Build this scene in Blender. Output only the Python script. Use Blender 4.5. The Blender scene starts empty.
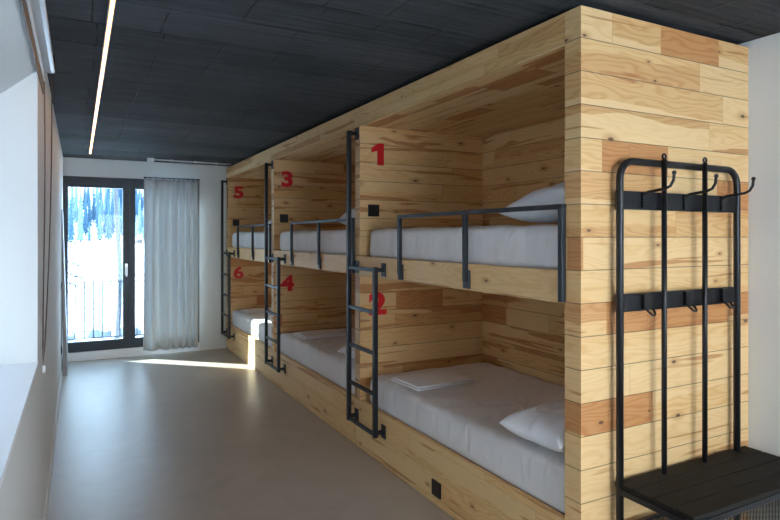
import bpy, bmesh, math, random
from mathutils import Vector, Matrix, noise
random.seed(7)
scene = bpy.context.scene
COL = scene.collection

# ------------------------------------------------------------------ node helpers
class G:
    """tiny helper for writing node graphs"""
    def __init__(s, name):
        s.m = bpy.data.materials.new(name); s.m.use_nodes = True
        s.t = s.m.node_tree; s.t.nodes.clear()
        s.out = s.t.nodes.new('ShaderNodeOutputMaterial')
    def n(s, typ, **kw):
        nd = s.t.nodes.new(typ)
        for k, v in kw.items(): setattr(nd, k, v)
        return nd
    def put(s, sock, v):
        if isinstance(v, bpy.types.NodeSocket): s.t.links.new(v, sock)
        else:
            if hasattr(sock.default_value, '__len__') and not isinstance(v, (int, float)):
                v = tuple(v)
                if len(sock.default_value) == 4 and len(v) == 3: v = v + (1,)
            sock.default_value = v
    def math(s, op, a, b=0.0, c=None, clamp=False):
        nd = s.n('ShaderNodeMath', operation=op); nd.use_clamp = clamp
        s.put(nd.inputs[0], a); s.put(nd.inputs[1], b)
        if c is not None: s.put(nd.inputs[2], c)
        return nd.outputs[0]
    def xyz(s, x, y, z=0.0):
        nd = s.n('ShaderNodeCombineXYZ')
        for i, v in enumerate((x, y, z)): s.put(nd.inputs[i], v)
        return nd.outputs[0]
    def sep(s, v):
        nd = s.n('ShaderNodeSeparateXYZ'); s.put(nd.inputs[0], v); return nd.outputs
    def step(s, v, a, b):
        nd = s.n('ShaderNodeMapRange', interpolation_type='SMOOTHSTEP')
        s.put(nd.inputs[0], v); s.put(nd.inputs[1], a); s.put(nd.inputs[2], b)
        return nd.outputs[0]
    def mix(s, f, a, b):
        nd = s.n('ShaderNodeMix', data_type='RGBA')
        s.put(nd.inputs[0], f); s.put(nd.inputs[6], a); s.put(nd.inputs[7], b)
        return nd.outputs[2]
    def noise(s, vec, scale, detail=3.0, rough=.5, dist=0.0):
        nd = s.n('ShaderNodeTexNoise')
        if vec is not None: s.put(nd.inputs['Vector'], vec)
        s.put(nd.inputs['Scale'], scale); s.put(nd.inputs['Detail'], detail)
        s.put(nd.inputs['Roughness'], rough); s.put(nd.inputs['Distortion'], dist)
        return nd.outputs[0]
    def white(s, vec):
        nd = s.n('ShaderNodeTexWhiteNoise', noise_dimensions='3D'); s.put(nd.inputs['Vector'], vec)
        return nd.outputs['Value']
    def bump(s, h, strength, dist=.01):
        nd = s.n('ShaderNodeBump'); s.put(nd.inputs['Height'], h)
        s.put(nd.inputs['Strength'], strength); s.put(nd.inputs['Distance'], dist)
        return nd.outputs[0]
    def obj(s): return s.n('ShaderNodeTexCoord').outputs['Object']
    def pos(s): return s.n('ShaderNodeNewGeometry').outputs['Position']
    def bsdf(s, col, rough=.5, metal=0.0, normal=None, **kw):
        b = s.n('ShaderNodeBsdfPrincipled')
        s.put(b.inputs['Base Color'], col); s.put(b.inputs['Roughness'], rough); s.put(b.inputs['Metallic'], metal)
        if normal is not None: s.put(b.inputs['Normal'], normal)
        for k, v in kw.items(): s.put(b.inputs[k.replace('_', ' ')], v)
        s.t.links.new(b.outputs[0], s.out.inputs[0])
        return s.m

BOARD = .137
BOFF = .0397
def pine(name, groove=1.0, inserts=.885, heart=.62):
    g = G(name)
    u, v, _ = g.sep(g.n('ShaderNodeUVMap').outputs[0])
    vr = g.math('DIVIDE', v, BOARD)
    row = g.math('FLOOR', vr); fv = g.math('FRACT', vr)
    r1 = g.white(g.xyz(row, 3.3, 1.7))
    ln = g.math('MULTIPLY_ADD', r1, .7, 1.0)
    us = g.math('ADD', g.math('DIVIDE', u, ln), g.math('MULTIPLY', r1, 17.3))
    seg = g.math('FLOOR', us); fu = g.math('FRACT', us)
    # a board segment may be two glued strips with a wandering border
    wob = g.noise(g.xyz(g.math('MULTIPLY', u, 1.6), g.math('MULTIPLY', row, 3.1)), 1.3, 2)
    thr = g.math('ADD', g.white(g.xyz(row, seg, 9.1)), g.math('MULTIPLY_ADD', wob, .7, -.35))
    strip = g.math('GREATER_THAN', fv, thr)
    tone = g.white(g.xyz(row, seg, g.math('MULTIPLY_ADD', strip, 5.0, 2.0)))
    # short darker pieces let into a board
    us2 = g.math('ADD', g.math('DIVIDE', u, .42), g.math('MULTIPLY', r1, 31.7)); seg2 = g.math('FLOOR', us2)
    ins = g.math('GREATER_THAN', g.white(g.xyz(row, seg2, 4.4)), inserts)
    half = g.math('GREATER_THAN', fv, g.math('MULTIPLY_ADD', g.white(g.xyz(row, seg2, 6.4)), 1.1, -.6))
    ins = g.math('MULTIPLY', ins, half)
    tone = g.math('MAXIMUM', g.math('MULTIPLY', tone, .84), g.math('MULTIPLY', ins, .93))
    # heartwood streaks that run with the grain
    sk = g.noise(g.xyz(g.math('MULTIPLY', u, 1.15), g.math('MULTIPLY_ADD', fv, 2.3, g.math('MULTIPLY', r1, 57.0)), g.math('MULTIPLY', row, 3.7)), 1.0, 2, .5, .5)
    streak = g.step(sk, heart, heart+.045)
    # grain
    warp = g.noise(g.xyz(g.math('MULTIPLY', u, 1.4), g.math('MULTIPLY', v, 6.0), seg), 1.5, 2)
    gv = g.math('ADD', g.math('MULTIPLY', v, 34.0), g.math('MULTIPLY', warp, 9.0))
    gv = g.math('ADD', gv, g.math('MULTIPLY', tone, 11.0))
    rings = g.math('MULTIPLY_ADD', g.math('SINE', g.math('MULTIPLY', gv, 6.2832)), .5, .5)
    rings = g.math('POWER', rings, 2.2)
    fine = g.noise(g.xyz(g.math('MULTIPLY', u, 3.0), g.math('MULTIPLY', v, 150.0), seg), 1.0, 3, .6)
    # knots
    kv = g.n('ShaderNodeTexVoronoi', voronoi_dimensions='2D', feature='F1')
    g.put(kv.inputs['Vector'], g.xyz(g.math('MULTIPLY', u, 2.1), g.math('MULTIPLY', vr, .62)))
    g.put(kv.inputs['Scale'], 1.0); g.put(kv.inputs['Randomness'], 1.0)
    kd = kv.outputs['Distance']
    kr = g.sep(kv.outputs['Color'])[0]
    has = g.math('GREATER_THAN', kr, .40)
    size = g.math('MULTIPLY_ADD', kr, .055, .0)
    knot = g.math('MULTIPLY', has, g.step(kd, size, g.math('MULTIPLY', size, .35)))
    halo = g.math('MULTIPLY', has, g.step(kd, g.math('MULTIPLY', size, 3.2), g.math('MULTIPLY', size, .8)))
    ramp = g.n('ShaderNodeValToRGB')
    e = ramp.color_ramp.elements
    e[0].position = 0; e[0].color = (.81, .575, .290, 1)
    e[1].position = 1; e[1].color = (.54, .245, .085, 1)
    for p, c in ((.40, (.80, .555, .275, 1)), (.66, (.77, .515, .235, 1)), (.78, (.70, .430, .185, 1)), (.86, (.60, .310, .120, 1))):
        x = e.new(p); x.color = c
    g.put(ramp.inputs[0], tone)
    base = ramp.outputs[0]
    base = g.mix(g.math('MULTIPLY', streak, .85), base, (.50, .225, .075, 1))
    mul = g.n('ShaderNodeMix', data_type='RGBA', blend_type='MULTIPLY')
    g.put(mul.inputs[0], g.math('MULTIPLY_ADD', rings, g.math('MULTIPLY_ADD', tone, .55, .04), g.math('MULTIPLY', fine, .22)))
    g.put(mul.inputs[6], base); g.put(mul.inputs[7], (.78, .54, .30, 1))
    c = mul.outputs[2]
    c = g.mix(g.math('MULTIPLY', halo, .55), c, (.50, .235, .08, 1))
    c = g.mix(g.math('MULTIPLY', knot, .9), c, (.085, .033, .015, 1))
    edge = g.math('MINIMUM', fv, g.math('SUBTRACT', 1.0, fv))
    gr = g.math('MULTIPLY', g.step(edge, .020, .006), groove)
    endj = g.math('MULTIPLY', g.step(g.math('MULTIPLY', g.math('MINIMUM', fu, g.math('SUBTRACT', 1.0, fu)), ln), .0022, .0008), .35)
    c = g.mix(g.math('MAXIMUM', g.math('MULTIPLY', gr, .8), endj), c, (.10, .05, .022, 1))
    h = g.math('SUBTRACT', g.math('MULTIPLY', fine, .08), gr)
    return g.bsdf(c, .52, 0, g.bump(h, .35, .004))

def simple(name, col, rough=.5, metal=0.0, var=.06, scale=9.0, bump=0.0, bs=60.0, **kw):
    g = G(name); p = g.obj()
    f = g.noise(p, scale, 4)
    c = g.mix(f, tuple(x*(1-var) for x in col), tuple(min(1, x*(1+var)) for x in col))
    nm = g.bump(g.noise(p, bs, 3), bump, .004) if bump else None
    return g.bsdf(c, rough, metal, nm, **kw)

def floor_mat():
    g = G('microcement'); p = g.pos()
    a = g.noise(p, .9, 5, .6, .6); b = g.noise(p, 7.0, 5, .6)
    f = g.math('ADD', g.math('MULTIPLY', a, .6), g.math('MULTIPLY', b, .4))
    c = g.mix(g.step(f, .3, .7), (.375, .315, .250, 1), (.450, .385, .315, 1))
    r = g.math('MULTIPLY_ADD', a, .06, .34)
    return g.bsdf(c, r, 0, Specular_IOR_Level=.45)

def ceiling_mat():
    """board-marked concrete painted charcoal"""
    g = G('charcoal_board_concrete'); p = g.pos()
    x, y, z = g.sep(p)
    W = .335
    wob = g.math('MULTIPLY_ADD', g.noise(p, .8, 2), .05, -.025)
    yr = g.math('DIVIDE', g.math('ADD', y, wob), W)
    row = g.math('FLOOR', yr); fy = g.math('FRACT', yr)
    r1 = g.white(g.xyz(row, 1.1, 4.2))
    xs = g.math('ADD', g.math('DIVIDE', g.math('ADD', x, g.math('MULTIPLY', wob, .5)), .29), g.math('MULTIPLY_ADD', r1, .10, -.28))
    col = g.math('FLOOR', xs); fx = g.math('FRACT', xs)
    t = g.white(g.xyz(row, 6.0, 2.0))
    ey = g.math('MULTIPLY', g.math('MINIMUM', fy, g.math('SUBTRACT', 1.0, fy)), W)
    ex = g.math('MULTIPLY', g.math('MINIMUM', fx, g.math('SUBTRACT', 1.0, fx)), .29)
    brk = g.noise(p, 3.5, 3)
    seam = g.math('MAXIMUM', g.step(ey, .008, .002), g.math('MULTIPLY', g.step(ex, .005, .001), .7))
    seam = g.math('MULTIPLY', seam, g.step(brk, .42, .60))
    ridge = g.math('MULTIPLY', g.step(g.math('ABSOLUTE', g.math('SUBTRACT', fy, .12)), .06, .0), g.step(t, .3, .7))
    lines = g.noise(g.xyz(g.math('MULTIPLY', x, .9), g.math('MULTIPLY', y, 34.0), row), 1.0, 4, .7)
    mott = g.noise(p, 2.3, 5, .65)
    f = g.math('ADD', g.math('MULTIPLY', lines, .65), g.math('MULTIPLY', mott, .35))
    f = g.math('ADD', f, g.math('MULTIPLY_ADD', t, .22, -.11))
    c = g.mix(g.step(f, .25, .8), (.027, .029, .031, 1), (.096, .099, .102, 1))
    c = g.mix(g.math('MULTIPLY', ridge, .45), c, (.115, .12, .125, 1))
    c = g.mix(g.math('MULTIPLY', seam, .8), c, (.008, .009, .010, 1))
    spk = g.math('GREATER_THAN', g.noise(p, 24.0, 2), .775)
    c = g.mix(g.math('MULTIPLY', spk, .35), c, (.25, .25, .25, 1))
    h = g.math('SUBTRACT', g.math('MULTIPLY_ADD', lines, .6, g.math('MULTIPLY', t, .25)), seam)
    return g.bsdf(c, .88, 0, g.bump(h, .9, .016), Specular_IOR_Level=.2)

def glass_mat(name='clear_glass', tint=(.93, .97, 1.0)):
    g = G(name)
    tr = g.n('ShaderNodeBsdfTransparent'); gl = g.n('ShaderNodeBsdfGlossy'); gl.inputs['Roughness'].default_value = .02
    lw = g.n('ShaderNodeLayerWeight'); lw.inputs['Blend'].default_value = .5
    fr = g.n('ShaderNodeMath', operation='MULTIPLY_ADD'); fr.inputs[1].default_value = .45; fr.inputs[2].default_value = .02
    g.t.links.new(g.math('POWER', lw.outputs['Facing'], 4.0), fr.inputs[0])
    tr.inputs[0].default_value = (*tint, 1)
    mx = g.n('ShaderNodeMixShader')
    g.t.links.new(fr.outputs[0], mx.inputs[0]); g.t.links.new(tr.outputs[0], mx.inputs[1]); g.t.links.new(gl.outputs[0], mx.inputs[2])
    g.t.links.new(mx.outputs[0], g.out.inputs[0])
    return g.m

def fabric(name, col, rough=.9, trans=0.0, weave=420.0, wr=0.0):
    g = G(name); p = g.obj()
    f = g.noise(p, 6.0, 4); w = g.noise(p, weave, 2)
    c = g.mix(f, tuple(x*.95 for x in col), tuple(min(1, x*1.03) for x in col))
    nm = g.bump(w, .12, .001)
    if wr:
        x, y, z = g.sep(p)
        q = g.xyz(g.math('ADD', g.math('MULTIPLY', x, 5.0), g.math('MULTIPLY', y, 2.2)), g.math('SUBTRACT', g.math('MULTIPLY', y, 9.0), g.math('MULTIPLY', x, 5.0)), g.math('MULTIPLY', z, 3.0))
        rd = g.math('ABSOLUTE', g.math('SUBTRACT', g.noise(q, .75, 1, .5, .5), .5))
        rd = g.step(rd, .16, .0)
        big = g.noise(q, .8, 2)
        hb = g.n('ShaderNodeBump'); g.put(hb.inputs['Height'], g.math('ADD', rd, g.math('MULTIPLY', big, 2.0)))
        g.put(hb.inputs['Strength'], wr); g.put(hb.inputs['Distance'], .010); g.t.links.new(nm, hb.inputs['Normal']); nm = hb.outputs[0]
    b = g.n('ShaderNodeBsdfPrincipled'); g.put(b.inputs['Base Color'], c); g.put(b.inputs['Roughness'], rough)
    g.put(b.inputs['Normal'], nm); g.put(b.inputs['Sheen Weight'], .15)
    if trans:
        t = g.n('ShaderNodeBsdfTranslucent'); g.put(t.inputs[0], c)
        mx = g.n('ShaderNodeMixShader'); g.put(mx.inputs[0], trans)
        g.t.links.new(b.outputs[0], mx.inputs[1]); g.t.links.new(t.outputs[0], mx.inputs[2])
        g.t.links.new(mx.outputs[0], g.out.inputs[0])
    else: g.t.links.new(b.outputs[0], g.out.inputs[0])
    return g.m

def emit(name, col, s):
    g = G(name); e = g.n('ShaderNodeEmission'); g.put(e.inputs[0], col); g.put(e.inputs[1], s)
    g.t.links.new(e.outputs[0], g.out.inputs[0]); return g.m

def led_mat():
    g = G('warm_led'); x = g.sep(g.obj())[0]
    dd = g.math('ABSOLUTE', g.math('SUBTRACT', x, .125))
    k = g.step(dd, .0085, .0035)
    e = g.n('ShaderNodeEmission')
    g.put(e.inputs[0], g.mix(k, (1.0, .36, .07, 1), (1.0, .52, .20, 1)))
    g.put(e.inputs[1], g.math('MULTIPLY_ADD', k, 5.5, .30))
    g.t.links.new(e.outputs[0], g.out.inputs[0]); return g.m

def snowy(name, dark, cover=.45):
    """dark foliage or rock that carries snow on what faces up"""
    g = G(name)
    nz = g.sep(g.n('ShaderNodeNewGeometry').outputs['Normal'])[2]
    p = g.pos()
    f = g.math('ADD', nz, g.math('MULTIPLY_ADD', g.noise(p, 1.1, 4), 1.3, -.65))
    f = g.step(f, 1-cover-.12, 1-cover+.12)
    c = g.mix(f, dark, (.80, .86, .92, 1))
    return g.bsdf(c, .9)

M = dict(
    pine=pine('pine_boards'), inner=pine('pine_inside_boards', 1.0, .92, .585), plank=pine('pine_plank', .30, 1.1),
    wall=simple('white_plaster', (.73, .74, .725), .85, 0, .02, 3.0, .04, 90.0),
    floor=floor_mat(), ceil=ceiling_mat(), glass=glass_mat(), sideglass=glass_mat('side_window_glass', (.57, .635, .675)), doorglass=glass_mat('tinted_door_glass', (.66, .78, .86)),
    black=simple('black_powder_coat', (.013, .014, .017), .38, .3, .1, 30, .03, 400.0),
    ladder=simple('anthracite_steel', (.020, .024, .030), .40, .4, .1, 30, .03, 400.0),
    rail=simple('grey_black_steel', (.030, .036, .044), .42, .4, .1, 30, .03, 400.0),
    frame=simple('anthracite_frame', (.009, .020, .031), .42, .0, .08, 12),
    benchtop=simple('dark_bench_planks', (.012, .0105, .009), .7, .0, .25, 12, .06, 120.0, Specular_IOR_Level=.25),
    red=simple('red_paint', (.68, .006, .012), .45, 0, .04),
    socket=simple('black_plastic', (.010, .010, .011), .35),
    sheet=fabric('white_cotton', (.76, .75, .755), wr=.45),
    pillow=fabric('white_pillowcase', (.79, .80, .83), wr=.5),
    towel=fabric('white_folded_cotton', (.80, .80, .81)),
    curtain=fabric('grey_curtain_cloth', (.70, .73, .745), .9, .14),
    white=simple('white_plastic', (.84, .86, .88), .4, 0, .02),
    blind=simple('white_blind_case', (.66, .72, .78), .35, 0, .02),
    cord=simple('brown_cord', (.09, .055, .045), .7),
    steel=simple('brushed_steel', (.55, .55, .56), .3, .9),
    greyboard=simple('grey_laminate', (.36, .37, .38), .6),
    led=led_mat(),
    concrete=simple('pale_concrete', (.52, .52, .52), .85, 0, .08, 4, .1, 40),
    snow=simple('snow', (.86, .89, .93), .8, 0, .03, .15, .2, 1.5),
    fir=snowy('hazy_fir_needles', (.075, .140, .200, 1), .28),  # far needles carry the blue of distance haze in their colour
    firwhite=snowy('hazy_frosted_needles', (.15, .225, .29, 1), .45), firdark=snowy('hazy_dark_needles', (.045, .10, .15, 1), .25),  # lighter and darker far needles, haze blue mixed in as well
    firnear=snowy('near_fir_needles', (.022, .065, .070, 1), .12),
    bark=simple('grey_bark', (.085, .09, .10), .9, 0, .25, 8, .3, 20),
    darkbark=simple('dark_bark', (.07, .065, .065), .9, 0, .25, 8, .3, 20),
    rock=snowy('snowy_rock', (.11, .13, .16, 1), .35),
    cabinwood=simple('cabin_boards', (.10, .075, .06), .8),
    gapshade=simple('gap_shade_dark', (.05, .045, .04), .7),  # dark tone standing in for the shadow in the gap under the mattress
)

# ------------------------------------------------------------------ mesh helpers
class MB:
    def __init__(s, seed=None):
        s.v = []; s.f = []; s.uv = []
        k = random.randint(0, 60) if seed is None else seed
        s.du = k*3.713; s.dv = k*BOARD - BOFF
    def face(s, pts, uvs=None):
        i = len(s.v); s.v += [tuple(p) for p in pts]
        s.f.append(tuple(range(i, i+len(pts))))
        s.uv.append(uvs or [(p[0], p[1]) for p in pts])
    def box(s, x0, x1, y0, y1, z0, z1, g='y'):
        gi = 'xyz'.index(g)
        P = lambda a, b, c: ((x0, x1)[a], (y0, y1)[b], (z0, z1)[c])
        quads = [(0, [(0,0,0),(0,0,1),(0,1,1),(0,1,0)]), (0, [(1,0,0),(1,1,0),(1,1,1),(1,0,1)]),
                 (1, [(0,0,0),(1,0,0),(1,0,1),(0,0,1)]), (1, [(0,1,0),(0,1,1),(1,1,1),(1,1,0)]),
                 (2, [(0,0,0),(0,1,0),(1,1,0),(1,0,0)]), (2, [(0,0,1),(1,0,1),(1,1,1),(0,1,1)])]
        base = len(s.v)
        for k in range(8): s.v.append(P(k >> 2 & 1, k >> 1 & 1, k & 1))
        for ax, q in quads:
            oth = [i for i in range(3) if i != ax]
            ua = gi if gi in oth else oth[0]
            va = [i for i in oth if i != ua][0]
            s.f.append(tuple(base + a*4 + b*2 + c for a, b, c in q))
            pts = [P(*t) for t in q]
            s.uv.append([(p[ua]+s.du, p[va]+s.dv) for p in pts])
        return s
    def tube(s, pts, r, n=10, cap=True, r2=None):
        pts = [Vector(p) for p in pts]; m = len(pts)
        rings = []; prev = None
        for i, p in enumerate(pts):
            t = (pts[min(i+1, m-1)] - pts[max(i-1, 0)]).normalized()
            if prev is None:
                a = Vector((0, 0, 1)) if abs(t.z) < .9 else Vector((1, 0, 0))
                nx = t.cross(a).normalized()
            else: nx = (prev - t*prev.dot(t)).normalized()
            prev = nx; ny = t.cross(nx)
            rr = r if r2 is None else r + (r2-r)*i/(m-1)
            st = len(s.v)
            for k in range(n):
                a = 2*math.pi*k/n
                s.v.append(tuple(p + nx*(rr*math.cos(a)) + ny*(rr*math.sin(a))))
            rings.append(st)
        for a, b in zip(rings, rings[1:]):
            for k in range(n):
                q = (a+k, a+(k+1) % n, b+(k+1) % n, b+k)
                s.f.append(q); s.uv.append([(0, 0)]*4)
        if cap:
            s.f.append(tuple(rings[0]+k for k in range(n))[::-1]); s.uv.append([(0, 0)]*n)
            s.f.append(tuple(rings[-1]+k for k in range(n))); s.uv.append([(0, 0)]*n)
        return s
    def ball(s, c, r, n=10, m=6):
        c = Vector(c); st = len(s.v)
        for j in range(m+1):
            a = math.pi*j/m
            for k in range(n):
                b = 2*math.pi*k/n
                s.v.append(tuple(c + Vector((math.sin(a)*math.cos(b), math.sin(a)*math.sin(b), math.cos(a)))*r))
        for j in range(m):
            for k in range(n):
                s.f.append((st+j*n+k, st+(j+1)*n+k, st+(j+1)*n+(k+1) % n, st+j*n+(k+1) % n)); s.uv.append([(0, 0)]*4)
        return s
    def build(s, name, mat, parent=None, bevel=0.0, smooth=False, subsurf=0):
        me = bpy.data.meshes.new(name)
        me.from_pydata(s.v, [], s.f)
        ul = me.uv_layers.new(name='UVMap')
        i = 0
        for uvs in s.uv:
            for q in uvs: ul.data[i].uv = q; i += 1
        bm = bmesh.new(); bm.from_mesh(me); bmesh.ops.recalc_face_normals(bm, faces=bm.faces); bm.to_mesh(me); bm.free()
        me.materials.append(M[mat] if isinstance(mat, str) else mat)
        if smooth: me.polygons.foreach_set('use_smooth', [True]*len(me.polygons))
        o = bpy.data.objects.new(name, me); COL.objects.link(o)
        if parent is not None: attach(o, parent)
        if bevel:
            b = o.modifiers.new('bevel', 'BEVEL'); b.width = bevel; b.segments = 2; b.limit_method = 'ANGLE'
        if subsurf:
            q = o.modifiers.new('sub', 'SUBSURF'); q.levels = subsurf; q.render_levels = subsurf
        return o

WORLD = {}
def attach(o, parent):
    o.parent = parent
    w = WORLD.get(parent.name, Vector((0, 0, 0)))
    o.matrix_parent_inverse = Matrix.Translation(-w)
    WORLD[o.name] = Vector((0, 0, 0)) + (o.location if o.type == 'EMPTY' else Vector((0, 0, 0)))
def empty(name, loc, parent=None):
    o = bpy.data.objects.new(name, None); o.empty_display_size = .1; COL.objects.link(o)
    o.location = loc
    if parent is not None: attach(o, parent)
    WORLD[o.name] = Vector(loc)
    return o
def tag(o, label, cat, group=None, kind=None):
    o['label'] = label; o['category'] = cat
    if group: o['group'] = group
    if kind: o['kind'] = kind
    return o
def struct(o): o['kind'] = 'structure'; return o
def lab(o, t): o['label'] = t; return o
def bx(x0, x1, y0, y1, z0, z1, g='y', seed=None): return MB(seed).box(x0, x1, y0, y1, z0, z1, g)

# ------------------------------------------------------------------ the room
LX, RX, FY, BY, CZ = -.163, 2.976, 8.28, -1.8, 2.53
struct(bx(LX-.5, RX+.3, BY-.3, FY+.30, -.2, 0).build('floor', 'floor'))
struct(bx(LX-.6, RX+.3, BY-.3, FY+.30, CZ, CZ+.25).build('ceiling', 'ceil'))
# left wall with the deep window recess
WX = -.74
WY0, WY1, SZ, HZ = 1.35, 3.126, .955, 2.31
w = MB()
w.box(WX, LX, BY-.3, WY0, 0, CZ); w.box(WX, LX, WY1, FY+.3, 0, CZ)
w.box(WX, LX, WY0, WY1, 0, SZ)
# lintel with a sloping soffit
xo, zi, zo = WX, HZ, 1.80
prof = [(LX, zi), (LX, CZ), (xo, CZ), (xo, zo)]
a = [(x, WY0, z) for x, z in prof]; b = [(x, WY1, z) for x, z in prof]
w.face(a); w.face(b[::-1])
for i in range(4):
    j = (i+1) % 4; w.face([a[i], b[i], b[j], a[j]])
struct(w.build('wall_left', 'wall'))
win = struct(empty('window_1', (WX+.06, (WY0+WY1)/2, SZ)))
fr = MB()
x0, x1 = WX+.03, WX+.10
ztop = 1.90
fr.box(x0, x1, WY0, WY1, SZ+.02, SZ+.09); fr.box(x0, x1, WY0, WY1, ztop-.07, ztop)
for yy in (WY0, (WY0+WY1)/2-.04, WY1-.07): fr.box(x0+.002, x1-.002, yy, yy+.07, SZ+.09, ztop-.07)
fr.build('window_frame', 'frame', win)
bx(x0+.03, x0+.038, WY0+.05, WY1-.05, SZ+.07, ztop-.05).build('glass_pane', 'sideglass', win)
bx(WX, LX+.002, WY0, WY1, SZ, SZ+.02).build('window_sill', 'white', win)

# far wall with the opening for the glass door
DX0, DX1, DZ0, DZ1 = LX, 1.46, .11, 2.30
w = MB()
w.box(WX, RX+.3, FY, FY+.30, DZ1, CZ); w.box(DX1, RX+.3, FY, FY+.30, 0, DZ1)
w.box(DX0-.01, DX1, FY, FY+.30, 0, DZ0-.02)
struct(w.build('wall_far', 'wall'))
# right and back walls
struct(bx(RX, RX+.3, BY, FY, 0, CZ).build('wall_right', 'wall'))
w = MB()
BX0, BX1, BZ0, BZ1 = .45, 2.85, .25, 2.25
w.box(LX, BX0, BY-.3, BY, 0, CZ); w.box(BX1, RX+.3, BY-.3, BY, 0, CZ)
w.box(BX0, BX1, BY-.3, BY, 0, BZ0); w.box(BX0, BX1, BY-.3, BY, BZ1, CZ)
struct(w.build('wall_back', 'wall'))
wb = struct(empty('window_2', ((BX0+BX1)/2, BY-.1, BZ0)))
fr = MB()
for q in ((BX0, BX1, BZ0, BZ0+.07), (BX0, BX1, BZ1-.07, BZ1)): fr.box(q[0], q[1], BY-.2, BY-.13, q[2], q[3])
for xx in (BX0, (BX0+BX1)/2-.035, BX1-.07): fr.box(xx, xx+.07, BY-.198, BY-.132, BZ0+.07, BZ1-.07)
fr.build('window_frame', 'frame', wb)
bx(BX0+.05, BX1-.05, BY-.17, BY-.162, BZ0+.05, BZ1-.05).build('glass_pane', 'glass', wb)
# thin skirtings
struct(bx(LX, LX+.012, BY, FY, 0, .06).build('baseboard_left', 'wall'))
struct(bx(DX1+.0, 1.82, FY-.012, FY, 0, .06).build('baseboard_far', 'wall'))
struct(bx(RX-.012, RX, BY, 1.755, 0, .06).build('baseboard_right', 'wall'))

# glass balcony door
d = struct(empty('door_1', ((DX0+DX1)/2, FY+.04, 0)))
fr = MB()
yf0, yf1 = FY-.004, FY+.075
fr.box(DX0, DX1, yf0, yf1, DZ1-.055, DZ1); fr.box(DX0, DX1, yf0, yf1, DZ0, DZ0+.045)
fr.box(DX0, DX0+.03, yf0, yf1, DZ0+.045, DZ1-.055); fr.box(DX1-.05, DX1, yf0, yf1, DZ0+.045, DZ1-.055)
fr.build('door_frame', 'frame', d, .003)
bx(DX0+.001, DX1, FY-.02, FY+.29, 0, DZ0-.002).build('threshold', 'white', d)
def leaf(x0, x1, l, r):
    m = MB(); y0, y1 = FY-.018, FY+.05; z0, z1 = DZ0+.03, DZ1-.04
    m.box(x0, x0+l, y0, y1, z0, z1); m.box(x1-r, x1, y0, y1, z0, z1)
    m.box(x0+l, x1-r, y0+.001, y1-.001, z0, z0+.095); m.box(x0+l, x1-r, y0+.001, y1-.001, z1-.095, z1)
    o = m.build('door_leaf', 'frame', d, .0015)
    bx(x0+l-.01, x1-r+.01, FY+.012, FY+.018, z0+.085, z1-.085).build('glass_pane', 'doorglass', o)
    return o
lf = leaf(DX0+.02, .590, .036, .080)
leaf(.591, DX1-.03, .066, .066)
h = MB()
h.box(.535, .565, FY-.026, FY-.018, 1.06, 1.20)
h.tube([(.55, FY-.026, 1.155), (.55, FY-.065, 1.155)], .009, 10)
h.tube([(.55, FY-.062, 1.160), (.55, FY-.066, 1.10), (.55, FY-.064, 1.04)], .010, 10)
lab(h.build('door_handle', 'steel', d, smooth=False), 'bright steel lever handle')

# ------------------------------------------------------------------ bunk beds
FX, BPX = 1.822, 2.932
PITCH = 2.14
SH0, SH1 = 1.265, 1.405
DECK = 1.375
LOWDECK = .315
def text_mesh(ch, size, depth, off):
    cu = bpy.data.curves.new('glyph', 'FONT'); cu.body = ch; cu.size = size; cu.extrude = depth/2; cu.offset = off
    cu.align_x = 'CENTER'
    t = bpy.data.objects.new('glyph', cu); COL.objects.link(t)
    dg = bpy.context.evaluated_depsgraph_get()
    me = bpy.data.meshes.new_from_object(t.evaluated_get(dg))
    bpy.data.objects.remove(t)
    return me
def number(ch, x, y, zc, hgt, parent):
    if ch == '1':
        P = [(.30, 0), (.30, .66), (0, .56), (0, .76), (.34, 1), (.62, 1), (.62, 0)]
        m = MB(); n_ = len(P)
        a = [(q[0], q[1], .003) for q in P]; b = [(q[0], q[1], -.003) for q in P]
        m.face([a[i] for i in (0, 1, 5, 6)]); m.face([a[i] for i in (1, 2, 3, 4, 5)])
        m.face([b[i] for i in (0, 1, 5, 6)]); m.face([b[i] for i in (1, 2, 3, 4, 5)])
        for i in range(n_): m.face([a[i], a[(i+1) % n_], b[(i+1) % n_], b[i]])
        t = m.build('glyph', 'red'); me = t.data; bpy.data.objects.remove(t)
    else: me = text_mesh(ch, .2, .006, .0055 if ch == '6' else .0085)
    xs = [v.co.x for v in me.vertices]; ys = [v.co.y for v in me.vertices]
    cx, cy = (min(xs)+max(xs))/2, (min(ys)+max(ys))/2
    k = (hgt if ch != '1' else hgt*.97)/(max(ys)-min(ys))
    wx = 1.30 if ch != '1' else 1.0
    for v in me.vertices:
        px, py, pz = (v.co.x-cx)*k*wx, (v.co.y-cy)*k, v.co.z
        v.co = (x+px, y-.003-pz, zc+py)
    me.name = 'number'
    me.materials.clear(); me.materials.append(M['red'])
    o = bpy.data.objects.new('number', me); COL.objects.link(o); attach(o, parent)
    lab(o, 'red painted number %s' % ch)
    return o

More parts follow.
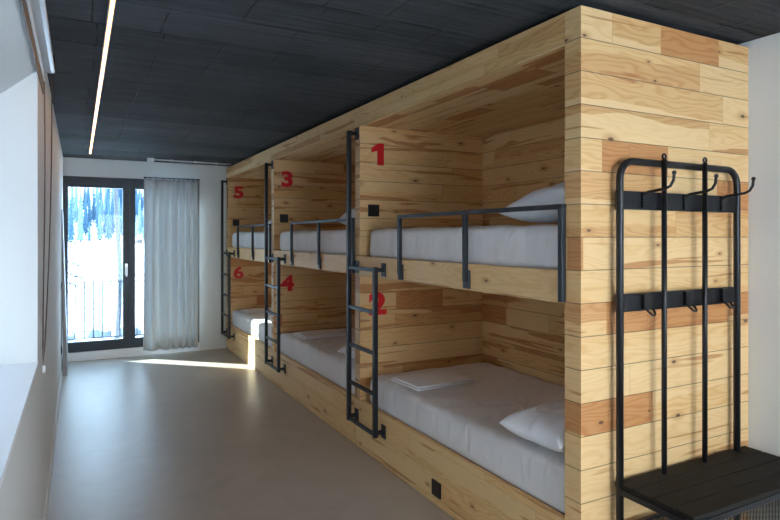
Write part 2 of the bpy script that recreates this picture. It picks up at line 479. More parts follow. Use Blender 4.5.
def make_ladder(parent, y, sign):
    """y: centre of the long stile; the short stile stands .43 m nearer"""
    L = empty('ladder', (1.755, y, .2), parent)
    t = .015; X = 1.755
    bx(X-t, X+t, y-t, y+t, .205, 2.325).build('stile', 'ladder', L, .003)
    ys = y-.43
    bx(X-t, X+t, ys-t, ys+t, .205, 1.345).build('stile', 'ladder', L, .003)
    for z in (1.325, 1.040, .765, .492, .222):
        bx(X-.010, X+.010, ys+t, y-t, z-.012, z+.012).build('rung', 'ladder', L, .002)
    for yy, zs in ((y, (2.308, 1.325, .235)), (ys, (1.325, .235))):
        for z in zs:
            m = MB(); m.box(X+t, FX-.004, yy-.012, yy+.012, z-.013, z+.013)
            m.box(FX-.008, FX-.0005, yy-.030, yy+.030, z-.045, z+.045)
            m.build('bracket', 'ladder', L, .002)
    return L

def make_rail(parent, y0):
    R = empty('guard_rail', (1.81, y0+.8, SH1), parent)
    ya, yb, yc = y0+.095, y0+.797, y0+1.515
    zt = 1.688
    bx(1.797, 1.821, ya-.014, yc+.014, zt-.022, zt).build('top_bar', 'rail', R, .002)
    for yy, zb in ((ya, 1.272), (yb, 1.31), (yc, 1.31)):
        bx(1.7975, 1.8205, yy-.013, yy+.013, zb, zt-.022).build('post', 'rail', R, .002)
    for yy in (yb, yc):
        bx(1.808, 1.8215, yy-.030, yy+.022, 1.275, 1.372).build('mounting_plate', 'rail', R, .002)
    return R

def bunk(k, label, nums):
    y0 = 1.758 + PITCH*k             # near face of the near partition
    yi = y0 + .092                   # inner space starts
    y1 = y0 + PITCH                  # face of the far partition (carries the numbers)
    ye = min(y1 + .088, FY-.004)
    s0 = y0 if k == 0 else yi
    B = empty('bunk_bed', (FX, (y0+y1)/2, 0))
    tag(B, label, 'bunk bed', 'timber bunk bed bays along the right side')
    if k == 0:
        o = bx(FX, RX-.002, y0, yi, 0, 2.5, 'x', 11).build('end_panel', 'pine', B, .0015)
        lab(o, 'wide pale pine board end panel')
    bx(FX+.002, RX-.004, y1, ye, 0 if k == 2 else .0, 2.498, 'x', [9, 21, 4][k]).build('partition', 'inner', B, .0015)
    bx(BPX, RX-.004, yi+.001, y1-.001, 0, 2.36, 'y', [33, 5, 14][k]).build('back_panel', 'inner', B)
    bx(FX+.03, BPX+.02, yi+.001, y1-.001, 2.362, 2.42, 'y', 40+k).build('canopy_board', 'inner', B)
    m = MB(17+k); m.box(FX, FX+.03, yi+.0005, ye if k == 2 else ye, 2.420, 2.4995, 'y'); 
    m.build('fascia_board', 'plank', B, .0015)
    m = MB(27+k); m.box(FX+.0005, FX+.031, yi+.0005, ye, 2.358, 2.4195, 'y'); m.build('fascia_board', 'plank', B, .0015)
    bx(FX+.001, FX+.03, yi+.0005, y1-.0005, SH0, SH1, 'y', [51, 57, 44][k]).build('deck_front_board', 'plank', B, .0015)
    bx(FX+.031, BPX-.001, yi+.001, y1-.001, SH0+.005, DECK, 'y', 60+k).build('upper_deck', 'pine', B)
    m = MB([3, 8, 30][k]); m.box(FX-.002, FX+.0285, yi+.0005 if k == 0 else yi, ye, .004, .352, 'y')
    m.build('base_board', 'plank', B, .0015)
    bx(FX+.03, BPX-.001, yi+.001, y1-.001, LOWDECK-.03, LOWDECK, 'y', 80+k).build('lower_deck', 'pine', B)
    for ch, z in zip(nums, (2.162, 1.052)):
        number(ch, 1.968, y1, z, .168, B)
    def sock(name, m):
        o = m.build(name, 'socket', B, .002); return o
    for z in (1.742,):
        m = bx(1.888, 1.976, y1-.012, y1-.0003, z-.044, z+.044); m.box(1.90, 1.964, y1-.0125, y1-.0115, z-.032, z+.032)
        sock('power_socket', m)
    if k == 0: m = bx(FX-.012, FX-.0022, y0+1.045, y0+1.135, .058, .146); sock('base_socket', m)
    make_ladder(B, min(y1+.044, FY-.045), 1)
    make_rail(B, y0)
    return B
bunk(0, 'nearest pine bunk bed bay, numbered 1 above and 2 below, with the wide end panel', '12')
bunk(1, 'middle pine bunk bed bay, numbered 3 above and 4 below', '34')
bunk(2, 'farthest pine bunk bed bay beside the curtain, numbered 5 above and 6 below', '56')

# ------------------------------------------------------------------ bedding
def soft_box(x0, x1, y0, y1, z0, z1, r, step, amp, seed, sag=0.0):
    """rounded box surface with wrinkles: a stretched sheet over a mattress"""
    nx = max(4, int((x1-x0)/step)); ny = max(4, int((y1-y0)/step)); nz = max(3, int((z1-z0)/step*1.3))
    bm = bmesh.new()
    bmesh.ops.create_cube(bm, size=1)
    def cut(axis, n):
        for i in range(1, n):
            co = [0, 0, 0]; co[axis] = -.5+i/n
            no = [0, 0, 0]; no[axis] = 1
            bmesh.ops.bisect_plane(bm, geom=bm.verts[:]+bm.edges[:]+bm.faces[:], plane_co=co, plane_no=no)
    cut(0, nx); cut(1, ny); cut(2, nz)
    c = Vector(((x0+x1)/2, (y0+y1)/2, (z0+z1)/2)); hs = Vector(((x1-x0)/2, (y1-y0)/2, (z1-z0)/2))
    for v in bm.verts:
        p = Vector((v.co.x*2*hs.x, v.co.y*2*hs.y, v.co.z*2*hs.z))
        q = Vector([max(-(hs[i]-r), min(hs[i]-r, p[i])) for i in range(3)])
        dlt = p-q
        if dlt.length > 1e-6:
            n = dlt.normalized(); p = q + n*r
        else: n = Vector((0, 0, 1))
        w = p + c
        top = max(0.0, n.z); side = 1-abs(n.z)
        s = Vector((seed*7.1, seed*3.3, 0))
        # long drawn folds across the top, slanting drapes on the sides
        f1 = noise.noise(Vector((w.x*2.2+w.y*1.2, w.y*7.0-w.x*4.0, 0))+s)
        f2 = noise.noise(Vector((w.y*16.0+w.z*9.0, w.z*3.5, w.x*2))+s)
        rid = (1-abs(noise.noise(Vector((w.x*3.0, w.y*4.5+w.x*2.0, 3.0))+s))*2.2)
        rid = max(0, rid)**4
        f2 = f2*.7+.6*noise.noise(Vector((w.y*28.0-w.z*14.0, w.z*5, w.x*2))+s)
        rid += .5*max(0, 1-abs(noise.noise(Vector((w.x*7.0+w.y*5, w.y*9.0-w.x*6, 5.0))+s))*3)**3
        d = amp*(top*(f1*.7+rid*.75) + side*f2*.9)
        if n.z < -.3: d = 0
        p = p + n*d
        p.z += sag*noise.noise(Vector((w.x*1.5, w.y*1.1, 9))+s)*top
        v.co = p + c
    m = MB(); bm.verts.index_update()
    m.v = [tuple(v.co) for v in bm.verts]; m.f = [tuple(v.index for v in f.verts) for f in bm.faces]
    m.uv = [[(0, 0)]*len(f) for f in m.f]; bm.free()
    return m
def mattress(k, upper, label):
    y0 = 1.758+PITCH*k+.112; y1 = 1.758+PITCH*(k+1)-(.060 if upper else .080)
    if upper: zb, zt = DECK, 1.602
    else: zb, zt = LOWDECK, .545
    core = bx(FX+.05, BPX-.03, y0+.02, y1-.02, zb+.001, zb+.035).build('mattress', 'gapshade', None, .004)  # core coloured dark so the gap below the sheet reads as shadow
    tag(core, label, 'mattress', 'sheeted mattresses in the bunks')
    s = soft_box(FX+.036 if upper else FX+.030, BPX-.012, y0, y1, zb+.014, zt, .045, .030, .0105, k*2+upper+1, .008).build('fitted_sheet', 'sheet', core, smooth=True, subsurf=1)
    return core
mattress(0, True, 'white sheeted mattress behind the guard rail of upper bunk number 1')
mattress(0, False, 'white sheeted mattress of lower bunk number 2 with folded linen at its foot')
mattress(1, True, 'white sheeted mattress behind the guard rail of upper bunk number 3')
mattress(1, False, 'white sheeted mattress of lower bunk number 4 behind the middle ladder')
mattress(2, True, 'white sheeted mattress behind the guard rail of upper bunk number 5')
mattress(2, False, 'sunlit white sheeted mattress of lower bunk number 6 near the curtain')

def pillow(loc, lx, ly, t, rot, label, seed, group='white pillows on the bunks'):
    n = 30; m = MB(); idx = {}
    for side in (1, -1):
        for i in range(n+1):
            for j in range(n+1):
                if side < 0 and (i in (0, n) or j in (0, n)): idx[side, i, j] = idx[1, i, j]; continue
                a, b = -1+2*i/n, -1+2*j/n
                a = math.sin(a*math.pi/2); b = math.sin(b*math.pi/2)
                h = ((1-abs(a)**4)*(1-abs(b)**4))**.5
                pinch = 1-.04*(1-abs(b)**2)*abs(a)**6-.0
                pinch2 = 1-.04*(1-abs(a)**2)*abs(b)**6
                w = noise.noise(Vector((a*2.1+seed, b*2.1, seed*2.7)))*.10 + noise.noise(Vector((a*5+seed, b*7, side*2.0+seed)))*.05
                z = side*t/2*h*(1+w) if side > 0 else side*t/2*h*.66
                z += .016*noise.noise(Vector((a*1.5, b*1.5, seed+5)))
                # radiating folds toward the corners
                z += side*.007*math.sin(9*math.atan2(b, a)+seed)*h*(abs(a*b))**.5
                idx[side, i, j] = len(m.v); m.v.append((a*lx/2*pinch, b*ly/2*pinch2, z))
        for i in range(n):
            for j in range(n):
                q = (idx[side, i, j], idx[side, i+1, j], idx[side, i+1, j+1], idx[side, i, j+1])
                if len(set(q)) == 4: m.f.append(q if side > 0 else q[::-1]); m.uv.append([(0, 0)]*4)
    R = Matrix.Translation(loc) @ Matrix.Rotation(rot[2], 4, 'Z') @ Matrix.Rotation(rot[1], 4, 'Y') @ Matrix.Rotation(rot[0], 4, 'X')
    o = m.build('pillow', 'pillow', None, smooth=True, subsurf=1)
    o.matrix_world = R
    return tag(o, label, 'pillow', group)
rad = math.radians
pillow((2.25, 2.115, 1.706), .74, .50, .205, (rad(-8), 0, 0), 'plump white pillow leaning at the head of upper bunk number 1', 1.3)
pillow((2.170, 2.068, .634), .74, .40, .19, (rad(-1), rad(2), rad(1)), 'white pillow slumping over the mattress edge of lower bunk number 2', 4.1)
pillow((2.27, 4.30, 1.704), .72, .50, .20, (rad(-8), 0, 0), 'white pillow on upper bunk number 3, seen behind the nearest ladder', 2.2)
pillow((2.24, 4.24, .625), .72, .46, .155, (rad(-6), 0, rad(-2)), 'white pillow on lower bunk number 4, peeking past the nearest ladder', 6.7)
pillow((2.27, 6.44, 1.704), .72, .50, .20, (rad(-8), 0, 0), 'white pillow on upper bunk number 5, beside the middle ladder', 3.4)
pillow((2.27, 6.42, .625), .72, .46, .155, (rad(-6), 0, 0), 'white pillow on lower bunk number 6, mostly behind the middle ladder', 8.8)

def folded(c, lx, ly, layers, rot, label, seed):
    m = MB(); th = .015
    for L in range(layers):
        sx, sy = lx-.012*L, ly-.010*L
        n, z0 = 14, L*th
        def ring(i, j, z, k):
            a, b = -1+2*i/n, -1+2*j/n
            z += .0045*noise.noise(Vector((a*1.4+seed, b*1.4, 2.2)))
            return (a*sx/2*k+.004*L, b*sy/2*k-.003*L, z0+z)
        g = {}
        for top in (0, 1):
            for i in range(n+1):
                for j in range(n+1):
                    e = i in (0, n) or j in (0, n)
                    g[top, i, j] = len(m.v); m.v.append(ring(i, j, th*(.97 if top else .03) + (0 if not e else (-.0025 if top else .0025)), 1.0))
            for i in range(n):
                for j in range(n):
                    q = (g[top, i, j], g[top, i+1, j], g[top, i+1, j+1], g[top, i, j+1])
                    m.f.append(q if top else q[::-1]); m.uv.append([(0, 0)]*4)
        for i in range(n):
            for q in ([(i, 0), (i+1, 0)], [(i+1, n), (i, n)], [(0, i+1), (0, i)], [(n, i), (n, i+1)]):
                (a, b), (c2, d2) = q
                m.f.append((g[0, a, b], g[0, c2, d2], g[1, c2, d2], g[1, a, b])); m.uv.append([(0, 0)]*4)
    o = m.build('folded_linen', 'towel', None, smooth=False)
    o.matrix_world = Matrix.Translation(c) @ Matrix.Rotation(rot, 4, 'Z')
    return tag(o, label, 'folded linen', 'folded linen on the lower bunks')
folded((2.145, 3.41, .556), .47, .33, 2, rad(3), 'flat folded white linen lying on the foot of lower bunk number 2', 1)
folded((2.16, 5.55, .556), .47, .33, 2, rad(2), 'flat folded white linen lying on the foot of lower bunk number 4', 2)
folded((2.16, 7.69, .556), .47, .33, 2, rad(3), 'flat folded white linen lying on the foot of lower bunk number 6', 3)

# ------------------------------------------------------------------ coat rack with bench
def coat_rack():
    T = tag(empty('coat_rack', (2.40, 1.55, 0)), 'black metal coat rack with bench seat standing against the pine end panel', 'coat rack')
    Y = 1.715; r = .0155
    xl, xr, zt, rc = 2.000, 2.808, 1.868, .075
    pts = [(xl, Y, 0), (xl, Y, zt-rc)]
    for i in range(1, 8):
        a = math.pi/2*i/8; pts.append((xl+rc-rc*math.cos(a), Y, zt-rc+rc*math.sin(a)))
    pts += [(xl+rc, Y, zt), (xr-rc, Y, zt)]
    for i in range(1, 8):
        a = math.pi/2*i/8; pts.append((xr-rc+rc*math.sin(a), Y, zt-rc+rc*math.cos(a)))
    pts += [(xr, Y, zt-rc), (xr, Y, 0)]
    MB().tube(pts, r, 14).build('tube_frame', 'black', T, smooth=True)
    xm = (2.250, 2.530)
    for x in xm:
        m = MB().tube([(x, Y-.022, .50), (x, Y-.022, 1.885)], .0115, 12)
        m.tube([(x, Y-.016, zt), (x, Y-.003, zt)], .010, 8)
        m.build('upright', 'black', T, smooth=True)
        ring = [(x + .011*math.cos(a), Y-.022, 1.898+.011*math.sin(a)) for a in [2*math.pi*i/14 for i in range(15)]]
        MB().tube(ring, .0045, 8, cap=False).build('hanging_eye', 'black', T, smooth=True)
    for z0, z1 in ((1.664, 1.742), (1.232, 1.308)):
        bx(xl-.012, xr+.012, Y-.004, Y+.004+.012, z0, z1).build('hook_rail', 'black', T, .003)
    for x in (2.137, 2.4115, 2.68):
        # long upper hook: a plate, an arm reaching forward and an upturned tip with a small ball
        z = 1.735
        m = MB().box(x-.011, x+.011, Y-.012, Y-.004, 1.672, z+.004)
        arm = [(x, Y-.008, z-.006), (x, Y-.03, z+.004), (x, Y-.070, z+.008), (x, Y-.112, z+.012), (x, Y-.136, z+.022), (x, Y-.150, z+.044), (x, Y-.153, z+.072)]
        m.tube(arm, .0062, 8)
        m.ball((x, Y-.153, z+.074), .0095)
        m.build('hook', 'black', T, smooth=False)
        # short lower hook: a wide plate with a small upturned loop
        z = 1.232
        m = MB().box(x-.012, x+.042, Y-.022, Y-.004, z+.010, z+.072)
        lp = []
        for i in range(15):
            t = i/14; e = 1-abs(2*t-1)**4
            lp.append((x-.004+.042*t, Y-.020-.026*e, z+.012-.026*e))
        m.tube(lp, .0048, 8)
        m.build('lower_hook', 'black', T)
    # bench seat of four planks in a shallow frame
    S = empty('bench_seat', (2.45, 1.55, .5), T)
    sx0, sx1, sy0, sy1, sz = 1.990, 2.905, 1.372, 1.737, .520
    n = 4; wd = (sy1-sy0)/n
    for i in range(n):
        bx(sx0+.004, sx1-.004, sy0+i*wd+.0025, sy0+(i+1)*wd-.0025, sz-.020, sz, 'x').build('plank', 'benchtop', S, .003)
    m = MB(); m.box(sx0, sx1, sy0, sy0+.022, sz-.046, sz-.0205); m.box(sx0, sx1, sy1-.045, sy1-.0345, sz-.046, sz-.0205)
    m.box(sx0, sx0+.022, sy0+.022, sy1-.045, sz-.046, sz-.0205); m.box(sx1-.022, sx1, sy0+.022, sy1-.045, sz-.046, sz-.0205)
    m.build('seat_frame', 'black', S, .002)
    for x in (sx0+.016, sx1-.016):
        MB().tube([(x, sy0+.016, 0), (x, sy0+.016, sz-.046)], .0135, 12).build('leg', 'black', T, smooth=True)
    # expanded metal shoe shelf
    sh = MB(); z = .335; a0, a1, b0, b1 = sx0+.01, sx1-.01, sy0+.012, Y
    sh.box(a0, a1, b0, b0+.014, z-.008, z+.008); sh.box(a0, a1, b1-.014, b1, z-.008, z+.008)
    sh.box(a0, a0+.014, b0+.014, b1-.014, z-.008, z+.008); sh.box(a1-.014, a1, b0+.014, b1-.014, z-.008, z+.008)
    F = sh.build('shoe_shelf', 'black', T)
    w = MB(); sp = .024; slope = .55; W = a1-a0; H = b1-b0
    for sg in (1, -1):
        k = -int(H/slope/sp)-1
        while k*sp < W + H/slope:
            xs = a0 + k*sp
            # line: x = xs + t/slope, y = b0+t (or mirrored)
            t0 = max(0, (a0-xs)*slope); t1 = min(H, (a1-xs)*slope)
            if t1-t0 > .01:
                yy = (lambda t: b0+t) if sg > 0 else (lambda t: b1-t)
                w.tube([(xs+t0/slope, yy(t0), z), (xs+t1/slope, yy(t1), z)], .0019, 4)
            k += 1
    w.build('wire_mesh', 'black', F)
coat_rack()

# ------------------------------------------------------------------ curtain
def curtain():
    T = tag(empty('curtain', (1.10, 8.17, 0)), 'grey floor-length curtain drawn over the right half of the glass door', 'curtain')
    x0, x1, zt, zb = .752, 1.432, 2.292, .070
    nx, nz = 170, 44
    m = MB(); idx = {}
    def phase(s):
        # wide soft folds at left, tight gathers at right
        return 2*math.pi*(4.4*s if s < .5 else 2.2 + 8.0*(s-.5))
    for i in range(nx+1):
        s = i/nx
        for j in range(nz+1):
            q = j/nz
            z = zt + (zb-zt)*q
            amp = (.055 if s < .5 else .042)*(.7+.35*q)
            w_ = math.sin(phase(s)+.5*math.sin(q*2.0+s*4)); w_ = math.copysign(abs(w_)**.75, w_)
            y = 8.168 + amp*w_ + .012*noise.noise(Vector((s*5, q*2.0, 1)))*q
            x = x0 + (x1-x0)*s + .012*noise.noise(Vector((s*4, q*1.6, 7)))*q
            if j == 0: z -= .008*(1-math.cos(phase(s)*1.0))/2
            idx[i, j] = len(m.v); m.v.append((x, y, z))
    for i in range(nx):
        for j in range(nz):
            m.f.append((idx[i, j], idx[i+1, j], idx[i+1, j+1], idx[i, j+1])); m.uv.append([(0, 0)]*4)
    f = m.build('fabric', 'curtain', T, smooth=True)
    sd = f.modifiers.new('thick', 'SOLIDIFY'); sd.thickness = .003
    MB().tube([(.748, 8.168, 2.312), (1.45, 8.168, 2.312)], .007, 10).build('curtain_rod', 'black', T, smooth=True)
    for x in (.76, .83, .90, .985, 1.07, 1.12, 1.18, 1.24, 1.30, 1.36, 1.42):
        ring = [(x, 8.168+.014*math.cos(a), 2.306+.016*math.sin(a)) for a in [2*math.pi*i/12 for i in range(13)]]
        MB().tube(ring, .003, 6, cap=False).build('ring', 'black', T, smooth=True)
    for x in (.775, 1.44):
        MB().box(x-.008, x+.008, 8.16, 8.28-.005, 2.304, 2.320).build('rod_bracket', 'black', T)
curtain()

# ------------------------------------------------------------------ ceiling light strip
L = tag(empty('strip_light', (.125, 4.0, CZ)), 'long thin warm light strip running along the dark ceiling', 'ceiling light')
m = MB(); m.box(.1125, .1155, .35, 7.60, 2.503, CZ-.0005); m.box(.1345, .1375, .35, 7.60, 2.503, CZ-.0005); m.box(.1155, .1345, .35, 7.60, 2.512, CZ-.0005)
m.build('housing', 'black', L)
lab(bx(.116, .134, .352, 7.598, 2.504, 2.5115).build('diffuser', 'led', L), 'glowing warm white diffuser')

# ------------------------------------------------------------------ roller blind on the left wall
def blind():
    T = tag(empty('roller_blind', (-.135, 2.0, 2.42)), 'white roller blind case above the left window with a hanging cord loop', 'roller blind')
    m = MB(); y0, y1 = .30, 3.60
    prof = [(-.160, 2.420), (-.125, 2.416), (-.111, 2.421), (-.108, 2.430), (-.1185, 2.522), (-.160, 2.522)]
    a = [(x, y0, z) for x, z in prof]; b = [(x, y1, z) for x, z in prof]
    m.face(a); m.face(b[::-1])
    for i in range(len(prof)):
        j = (i+1) % len(prof); m.face([a[i], b[i], b[j], a[j]])
    m.build('cassette', 'blind', T, .003)
    bx(-.158, -.108, 3.60, 3.628, 2.424, 2.518).build('end_cap', 'socket', T, .003)
    m = bx(LX+.0005, LX+.012, y0, 3.55, 2.358, 2.398); m.build('bottom_bar', 'blind', T, .002)
    bx(LX+.0005, LX+.006, y0, 3.55, 2.290, 2.356).build('gap_shade_strip', 'socket', T)  # black strip stands in for the shaded gap below the bar
    bx(LX+.0005, LX+.004, y0, 3.55, 2.3985, 2.4195).build('gap_shade_line', 'socket', T)  # black line in place of the shade between bar and cassette
    # cord loop
    pts = []
    A, Bp, C = Vector((-.158, 3.615, 2.43)), Vector((-.122, 3.615, 2.43)), Vector((-.150, 3.40, .905))
    for i in range(17):
        t = i/16; p = A.lerp(C, t); p.x += .004*math.sin(t*5); pts.append(p)
    q = []
    for i in range(17):
        t = i/16; p = C.lerp(Bp, t); p.x += .010*math.sin(math.pi*t); q.append(p)
    MB().tube(pts + q[1:], .0028, 8).build('pull_cord', 'cord', T, smooth=True)
    m = MB().tube([(-.150, 3.40, .905), (-.150, 3.40, .87)], .008, 10); m.build('cord_weight', 'white', T, smooth=True)
blind()

# ------------------------------------------------------------------ small fittings
m = bx(LX+.0003, LX+.009, 7.315, 7.395, .97, 1.05); m.box(LX+.009, LX+.013, 7.335, 7.375, .985, 1.035)
tag(m.build('light_switch', 'socket', None, .002), 'small dark switch on the left wall near the glass door', 'switch')
m = bx(LX+.0003, LX+.009, 7.315, 7.395, .27, .35); m.box(LX+.009, LX+.012, 7.33, 7.38, .285, .335)
tag(m.build('wall_socket', 'socket', None, .002), 'small dark socket low on the left wall below the switch', 'socket')
# tapered grey board against the left wall beside the glass door
m = MB()
zt = 1.85
a = [(-.148, 7.46, 0), (-.101, 7.46, 0), (-.153, 7.46, zt), (-.161, 7.46, zt)]
b = [(-.148, 7.98, 0), (-.101, 7.98, 0), (-.153, 7.98, zt), (-.161, 7.98, zt)]
m.face(a); m.face(b[::-1])
for i in range(4):
    j = (i+1) % 4; m.face([a[i], b[i], b[j], a[j]])
tag(m.build('leaning_board', 'greyboard', None, .002), 'tall grey tapered board leaning on the left wall beside the glass door', 'board')
# junction box and conduit where far wall meets ceiling
T = tag(empty('conduit', (.84, 7.9, 2.53)), 'thin white conduit with a junction box under the ceiling above the curtain', 'conduit')
bx(.763, .842, 7.85, 7.92, 2.485, 2.5295).build('junction_box', 'white', T, .006)
MB().tube([(.842, 7.885, 2.514), (1.2, 7.91, 2.517), (1.818, 7.97, 2.5185)], .009, 10).build('pipe', 'white', T, smooth=True)
for x, y in ((1.05, 7.90), (1.35, 7.924), (1.62, 7.951)): bx(x-.008, x+.008, y-.016, y+.016, 2.505, 2.5295).build('clip', 'white', T)

# ------------------------------------------------------------------ outside: balcony, snow, trees
struct(bx(-.6, 2.6, FY+.31, 9.42, -.22, -.02).build('balcony_slab', 'concrete'))
T = tag(empty('balcony_railing', (.8, 9.34, -.02)), 'thin dark metal railing with upright bars on the snowy balcony', 'railing')
Y = 9.30
MB().box(-.33, 2.58, Y-.012, Y+.012, .900, .915).build('top_rail', 'rail', T)
MB().tube([(-.33, Y, .985), (2.58, Y, .985)], .008, 8).build('wire', 'rail', T)
MB().box(-.33, 2.58, Y-.012, Y+.012, .110, .125).build('bottom_rail', 'rail', T)
x = -.26
while x < 2.56:
    bx(x-.009, x+.009, Y-.009, Y+.009, .1255, .8995).build('bar', 'rail', T); x += .1135
for x in (-.32, 2.56): bx(x-.014, x+.014, Y-.014, Y+.014, -.02, .985).build('post', 'rail', T)
struct(bx(-6.6, -6.2, -7.0, 4.5, -2.2, 4.6).build('wall_light_blocker', 'concrete'))  # added out of view to dim the light entering the left window
struct(bx(-6.2, -.63, 4.1, 4.5, -2.2, 5.2).build('wall_sun_blocker', 'wall'))  # unseen wall added to keep direct sun off the left window
# snow ground: flat by the house, rising to a wooded hillside
def gz(x, y):
    if y < 24: z = -1.9
    elif y < 230: z = -1.9 + (y-24)/206*1.25
    else: z = -.65 + (y-230)*.42
    if y > 12: z += .35*noise.noise(Vector((x*.05, y*.05, 0)))*min(1, (y-12)/40)
    return z
m = MB(); idx = {}
xs = [-160+i*8 for i in range(46)]; ys = [-120, -80, -40, -10, 4, 9.5, 12, 16, 20, 26, 34, 44, 58, 74, 94, 116, 140, 165, 190, 212, 230, 245, 262, 282, 305, 330]
for i, x in enumerate(xs):
    for j, y in enumerate(ys):
        idx[i, j] = len(m.v); m.v.append((x, y, gz(x, y)))
for i in range(len(xs)-1):
    for j in range(len(ys)-1):
        m.f.append((idx[i, j], idx[i+1, j], idx[i+1, j+1], idx[i, j+1])); m.uv.append([(0, 0)]*4)
struct(m.build('ground', 'snow', None, smooth=True))

def conifer_mesh(h, r, seed, tiers=9):
    rnd = random.Random(seed); m = MB()
    for t in range(tiers):
        q = t/tiers
        z0 = h*(.06+.94*q); z1 = min(h, z0+h*.94/tiers*1.9)
        R = r*(1-q)**.85*rnd.uniform(.9, 1.1)+.05; n = 14
        c = len(m.v); m.v.append((0, 0, z1))
        for k in range(n):
            a = 2*math.pi*(k+rnd.uniform(-.2, .2))/n
            rr = R*(1.0 if k % 2 else .62)*rnd.uniform(.8, 1.15)
            m.v.append((rr*math.cos(a), rr*math.sin(a), z0-rr*.22+(0 if k % 2 else .12*R)))
        for k in range(n):
            m.f.append((c, c+1+k, c+1+(k+1) % n)); m.uv.append([(0, 0)]*3)
        m.f.append(tuple(c+1+k for k in range(n))[::-1]); m.uv.append([(0, 0)]*n)
    return m
protos = []
for s in range(3):
    root = empty('conifer', (0, 0, 0))
    conifer_mesh(14.0+s*2.5, 1.5+s*.1, s+1).build('foliage', ('fir', 'firwhite', 'firdark')[s], root)
    MB().tube([(0, 0, -.6), (0, 0, 4)], .25, 8).build('trunk', 'darkbark', root)
    protos.append(root)
used = [False]*3
rnd = random.Random(5)
def dup(root):
    r = root.copy(); COL.objects.link(r)
    for ch in list(root.children):
        c = ch.copy(); COL.objects.link(c); c.parent = r; c.matrix_parent_inverse = ch.matrix_parent_inverse.copy()
    return r
n = 0
for row in range(8):
    cnt = 14; yb = 231 + row*5.6
    for k in range(cnt):
        x = -8 + 2.95*(k + (row % 2)*.5) + rnd.uniform(-.3, .3)
        y = yb + rnd.uniform(-.8, .8)
        if rnd.random() < .12: continue
        s = rnd.randrange(3)
        if used[s]: o = dup(protos[s])
        else: o = protos[s]; used[s] = True
        o.location = (x, y, gz(x, y)); o.rotation_euler = (0, 0, rnd.uniform(0, 6.28))
        f = rnd.uniform(.5, .95); o.scale = (f, f, f)
        tag(o, 'dark snow-dusted conifer on the hillside beyond the snowy field', 'tree', 'conifers on the far hillside')

# a fir close to the balcony: only branch tips reach into the view
def near_fir():
    rnd = random.Random(11)
    T = tag(empty('fir_tree', (-1.40, 12.6, gz(-1.40, 12.6))), 'green fir close to the balcony, branch tips showing at the left of the door glass', 'tree')
    bz = T.location.z; H = 6.2
    MB().tube([(-1.40, 12.6, bz-.2), (-1.40, 12.6, bz+H)], .13, 10, r2=.015).build('trunk', 'darkbark', T, smooth=True)
    m = MB()
    for lv in range(16):
        q = lv/16; z = bz+2.75+(H-2.85)*q; R = 1.62*(1-q)**.8+.1
        for k in range(9):
            a = 2*math.pi*(k+rnd.random()*.8)/9 + lv
            Lh = R*rnd.uniform(.75, 1.05); dx, dy = math.cos(a), math.sin(a)
            P = lambda t: Vector((-1.40+dx*Lh*t, 12.6+dy*Lh*t, z+.10*Lh*t-.32*Lh*t*t))
            m.tube([P(i/5) for i in range(6)], .014, 5, r2=.004)
            for i in range(16):
                t = .12+.88*i/16; p = P(t)
                for sg in (1, -1):
                    l2 = (.34*(1-t)+.10)*rnd.uniform(.7, 1.2)
                    e = p + Vector((dx*.6-dy*sg*.9, dy*.6+dx*sg*.9, -.22))*l2
                    m.tube([p, (p+e)/2+Vector((0, 0, .01)), e], .016, 4, r2=.003)
    m.build('branches', 'firnear', T)
near_fir()

def bare_tree(name, loc, h, r, label, seed, cat='tree', spread=.5, mat='bark', n=14, z0=.4):
    rnd = random.Random(seed)
    T = tag(empty(name, loc), label, cat)
    b = Vector(loc)
    pts = [b+Vector((.04*math.sin(i*1.3+seed), .04*math.cos(i), h*i/10-.2)) for i in range(11)]
    MB().tube(pts, r, 10, r2=r*.45).build('trunk', mat, T, smooth=True)
    m = MB()
    for k in range(n):
        t = z0+(1-z0)*rnd.random(); p = b+Vector((0, 0, h*t)); a = rnd.uniform(0, 6.28); l = h*spread*(1.15-t)*rnd.uniform(.5, 1)
        d = Vector((math.cos(a), math.sin(a), rnd.uniform(.3, .9))).normalized()
        q = [p+d*l*s+Vector((0, 0, .06*l*math.sin(s*3))) for s in (0, .35, .7, 1)]
        m.tube(q, r*.22, 5, r2=r*.06)
        for s in (.4, .6, .8):
            d2 = (d+Vector((rnd.uniform(-1, 1), rnd.uniform(-1, 1), .2))).normalized()
            m.tube([p+d*l*s, p+d*l*s+d2*l*.35], r*.09, 4, r2=r*.04)
    m.build('branches', mat, T)
bare_tree('birch_tree', (.715, 13.0, gz(.7, 13)), 7.5, .062, 'pale slender bare trunk standing behind the railing near the door stile', 3, z0=.62, spread=.25)
bare_tree('bare_sapling', (-.62, 15.6, gz(-.6, 15.6)), 3.4, .03, 'thin bare sapling with fine twigs below the fir branches', 9, spread=.45, mat='darkbark', n=18, z0=.35)

# snow-capped rocks along the field below the balcony
rnd = random.Random(21)
for k in range(7):
    x = -.4+k*.98+rnd.uniform(-.05, .05); y = 22+rnd.uniform(-.5, .5)
    bm = bmesh.new(); bmesh.ops.create_icosphere(bm, subdivisions=3, radius=1)
    for v in bm.verts:
        v.co += v.normal*.25*noise.noise(v.co*1.4+Vector((k*3, 0, 0)))
        v.co = Vector((v.co.x*.42, v.co.y*.3, v.co.z*rnd.uniform(.235, .24)))
    me = bpy.data.meshes.new('rock'); bm.to_mesh(me); bm.free(); me.materials.append(M['rock'])
    o = bpy.data.objects.new('rock', me); COL.objects.link(o); o.location = (x, y, gz(x, y)+.15)
    tag(o, 'blue-grey snow-capped rock in the low row below the balcony railing', 'rock', 'rocks below the balcony')
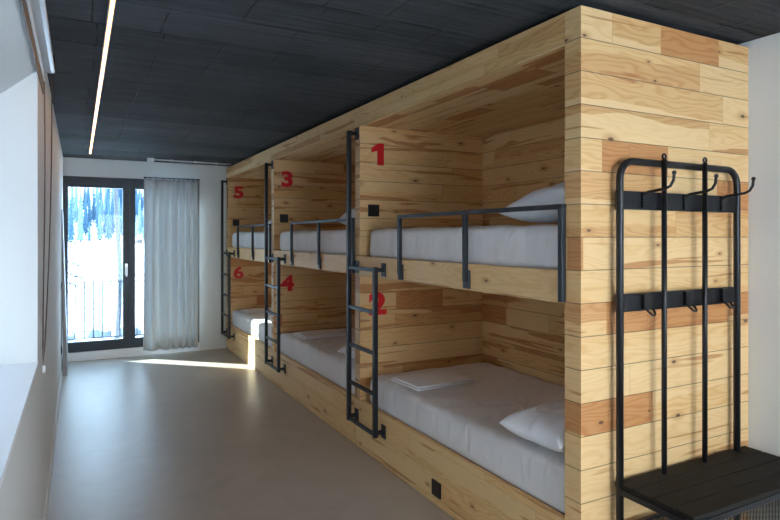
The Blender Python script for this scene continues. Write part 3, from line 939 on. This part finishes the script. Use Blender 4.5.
# small hut across the field
hx, hy = 17.3, 205; hz = gz(hx, hy)
T = tag(empty('hut', (hx, hy, hz)), 'tiny dark hut with a snowy roof far across the snowy field', 'hut')
bx(hx-1.0, hx+1.0, hy-1, hy+1, hz-.3, hz+1.6).build('walls', 'cabinwood', T)
m = MB(); P = [(hx-1.3, hz+1.5), (hx, hz+2.6), (hx+1.3, hz+1.5)]
a = [(p[0], hy-1.3, p[1]) for p in P]; b = [(p[0], hy+1.3, p[1]) for p in P]
m.face(a); m.face(b[::-1])
for i in range(3): m.face([a[i], b[i], b[(i+1) % 3], a[(i+1) % 3]])
m.build('roof', 'snow', T)
bx(hx-.35, hx+.35, hy-1.03, hy-1.0, hz+.4, hz+1.2).build('window_opening', 'socket', T)

# ------------------------------------------------------------------ light
wd = bpy.data.worlds.new('sky'); scene.world = wd; wd.use_nodes = True
nt = wd.node_tree; bg = nt.nodes['Background']
tc = nt.nodes.new('ShaderNodeTexCoord'); sp = nt.nodes.new('ShaderNodeSeparateXYZ'); cr = nt.nodes.new('ShaderNodeValToRGB')
nt.links.new(tc.outputs['Generated'], sp.inputs[0]); nt.links.new(sp.outputs[2], cr.inputs[0]); nt.links.new(cr.outputs[0], bg.inputs[0])
cr.color_ramp.elements[0].position = 0.0; cr.color_ramp.elements[0].color = (1.0, .985, .96, 1)
cr.color_ramp.elements[1].position = .8; cr.color_ramp.elements[1].color = (.60, .77, 1.0, 1)
bg.inputs[1].default_value = 2.6

def light(name, typ, **kw):
    l = bpy.data.lights.new(name, typ)
    for k, v in kw.items(): setattr(l, k, v)
    o = bpy.data.objects.new(name, l); COL.objects.link(o); return o
sun = light('sun', 'SUN', energy=11.0, color=(1.0, .88, .74), angle=rad(.6))
el = rad(27); az = Vector((.74, -.67, 0)).normalized()
sun.rotation_euler = Vector((az.x*math.cos(el), az.y*math.cos(el), -math.sin(el))).to_track_quat('-Z', 'Y').to_euler()
def portal(name, loc, dirv, sx, sy):
    o = light(name, 'AREA', shape='RECTANGLE', size=sx, size_y=sy, energy=1.0)
    o.data.cycles.is_portal = True
    o.location = loc; o.rotation_euler = Vector(dirv).to_track_quat('-Z', 'Z').to_euler(); return o
portal('portal_left_window', (WX-.03, (WY0+WY1)/2, (SZ+2.1)/2), (1, 0, 0), WY1-WY0, 1.2)
portal('portal_door', ((DX0+DX1)/2, FY+.32, 1.2), (0, -1, 0), DX1-DX0, 2.3)
portal('portal_back_window', ((BX0+BX1)/2, BY-.32, (BZ0+BZ1)/2), (0, 1, 0), BX1-BX0, BZ1-BZ0)

# ------------------------------------------------------------------ camera
cam = bpy.data.cameras.new('camera'); co = bpy.data.objects.new('camera', cam); COL.objects.link(co)
co.location = (0, 0, 1.55); co.rotation_euler = (rad(90), 0, rad(-28))
cam.sensor_width = 36; cam.lens = 587/780*36; cam.shift_y = -23.5/780
cam.clip_start = .01; cam.clip_end = 900
scene.camera = co

scene.view_settings.view_transform = 'Standard'; scene.view_settings.look = 'None'
scene.view_settings.gamma = 1; scene.view_settings.use_curve_mapping = False
scene.view_settings.exposure = 2.2
c = scene.cycles
c.use_denoising = True; c.max_bounces = 10; c.diffuse_bounces = 7; c.transparent_max_bounces = 12; c.sample_clamp_indirect = 8.0
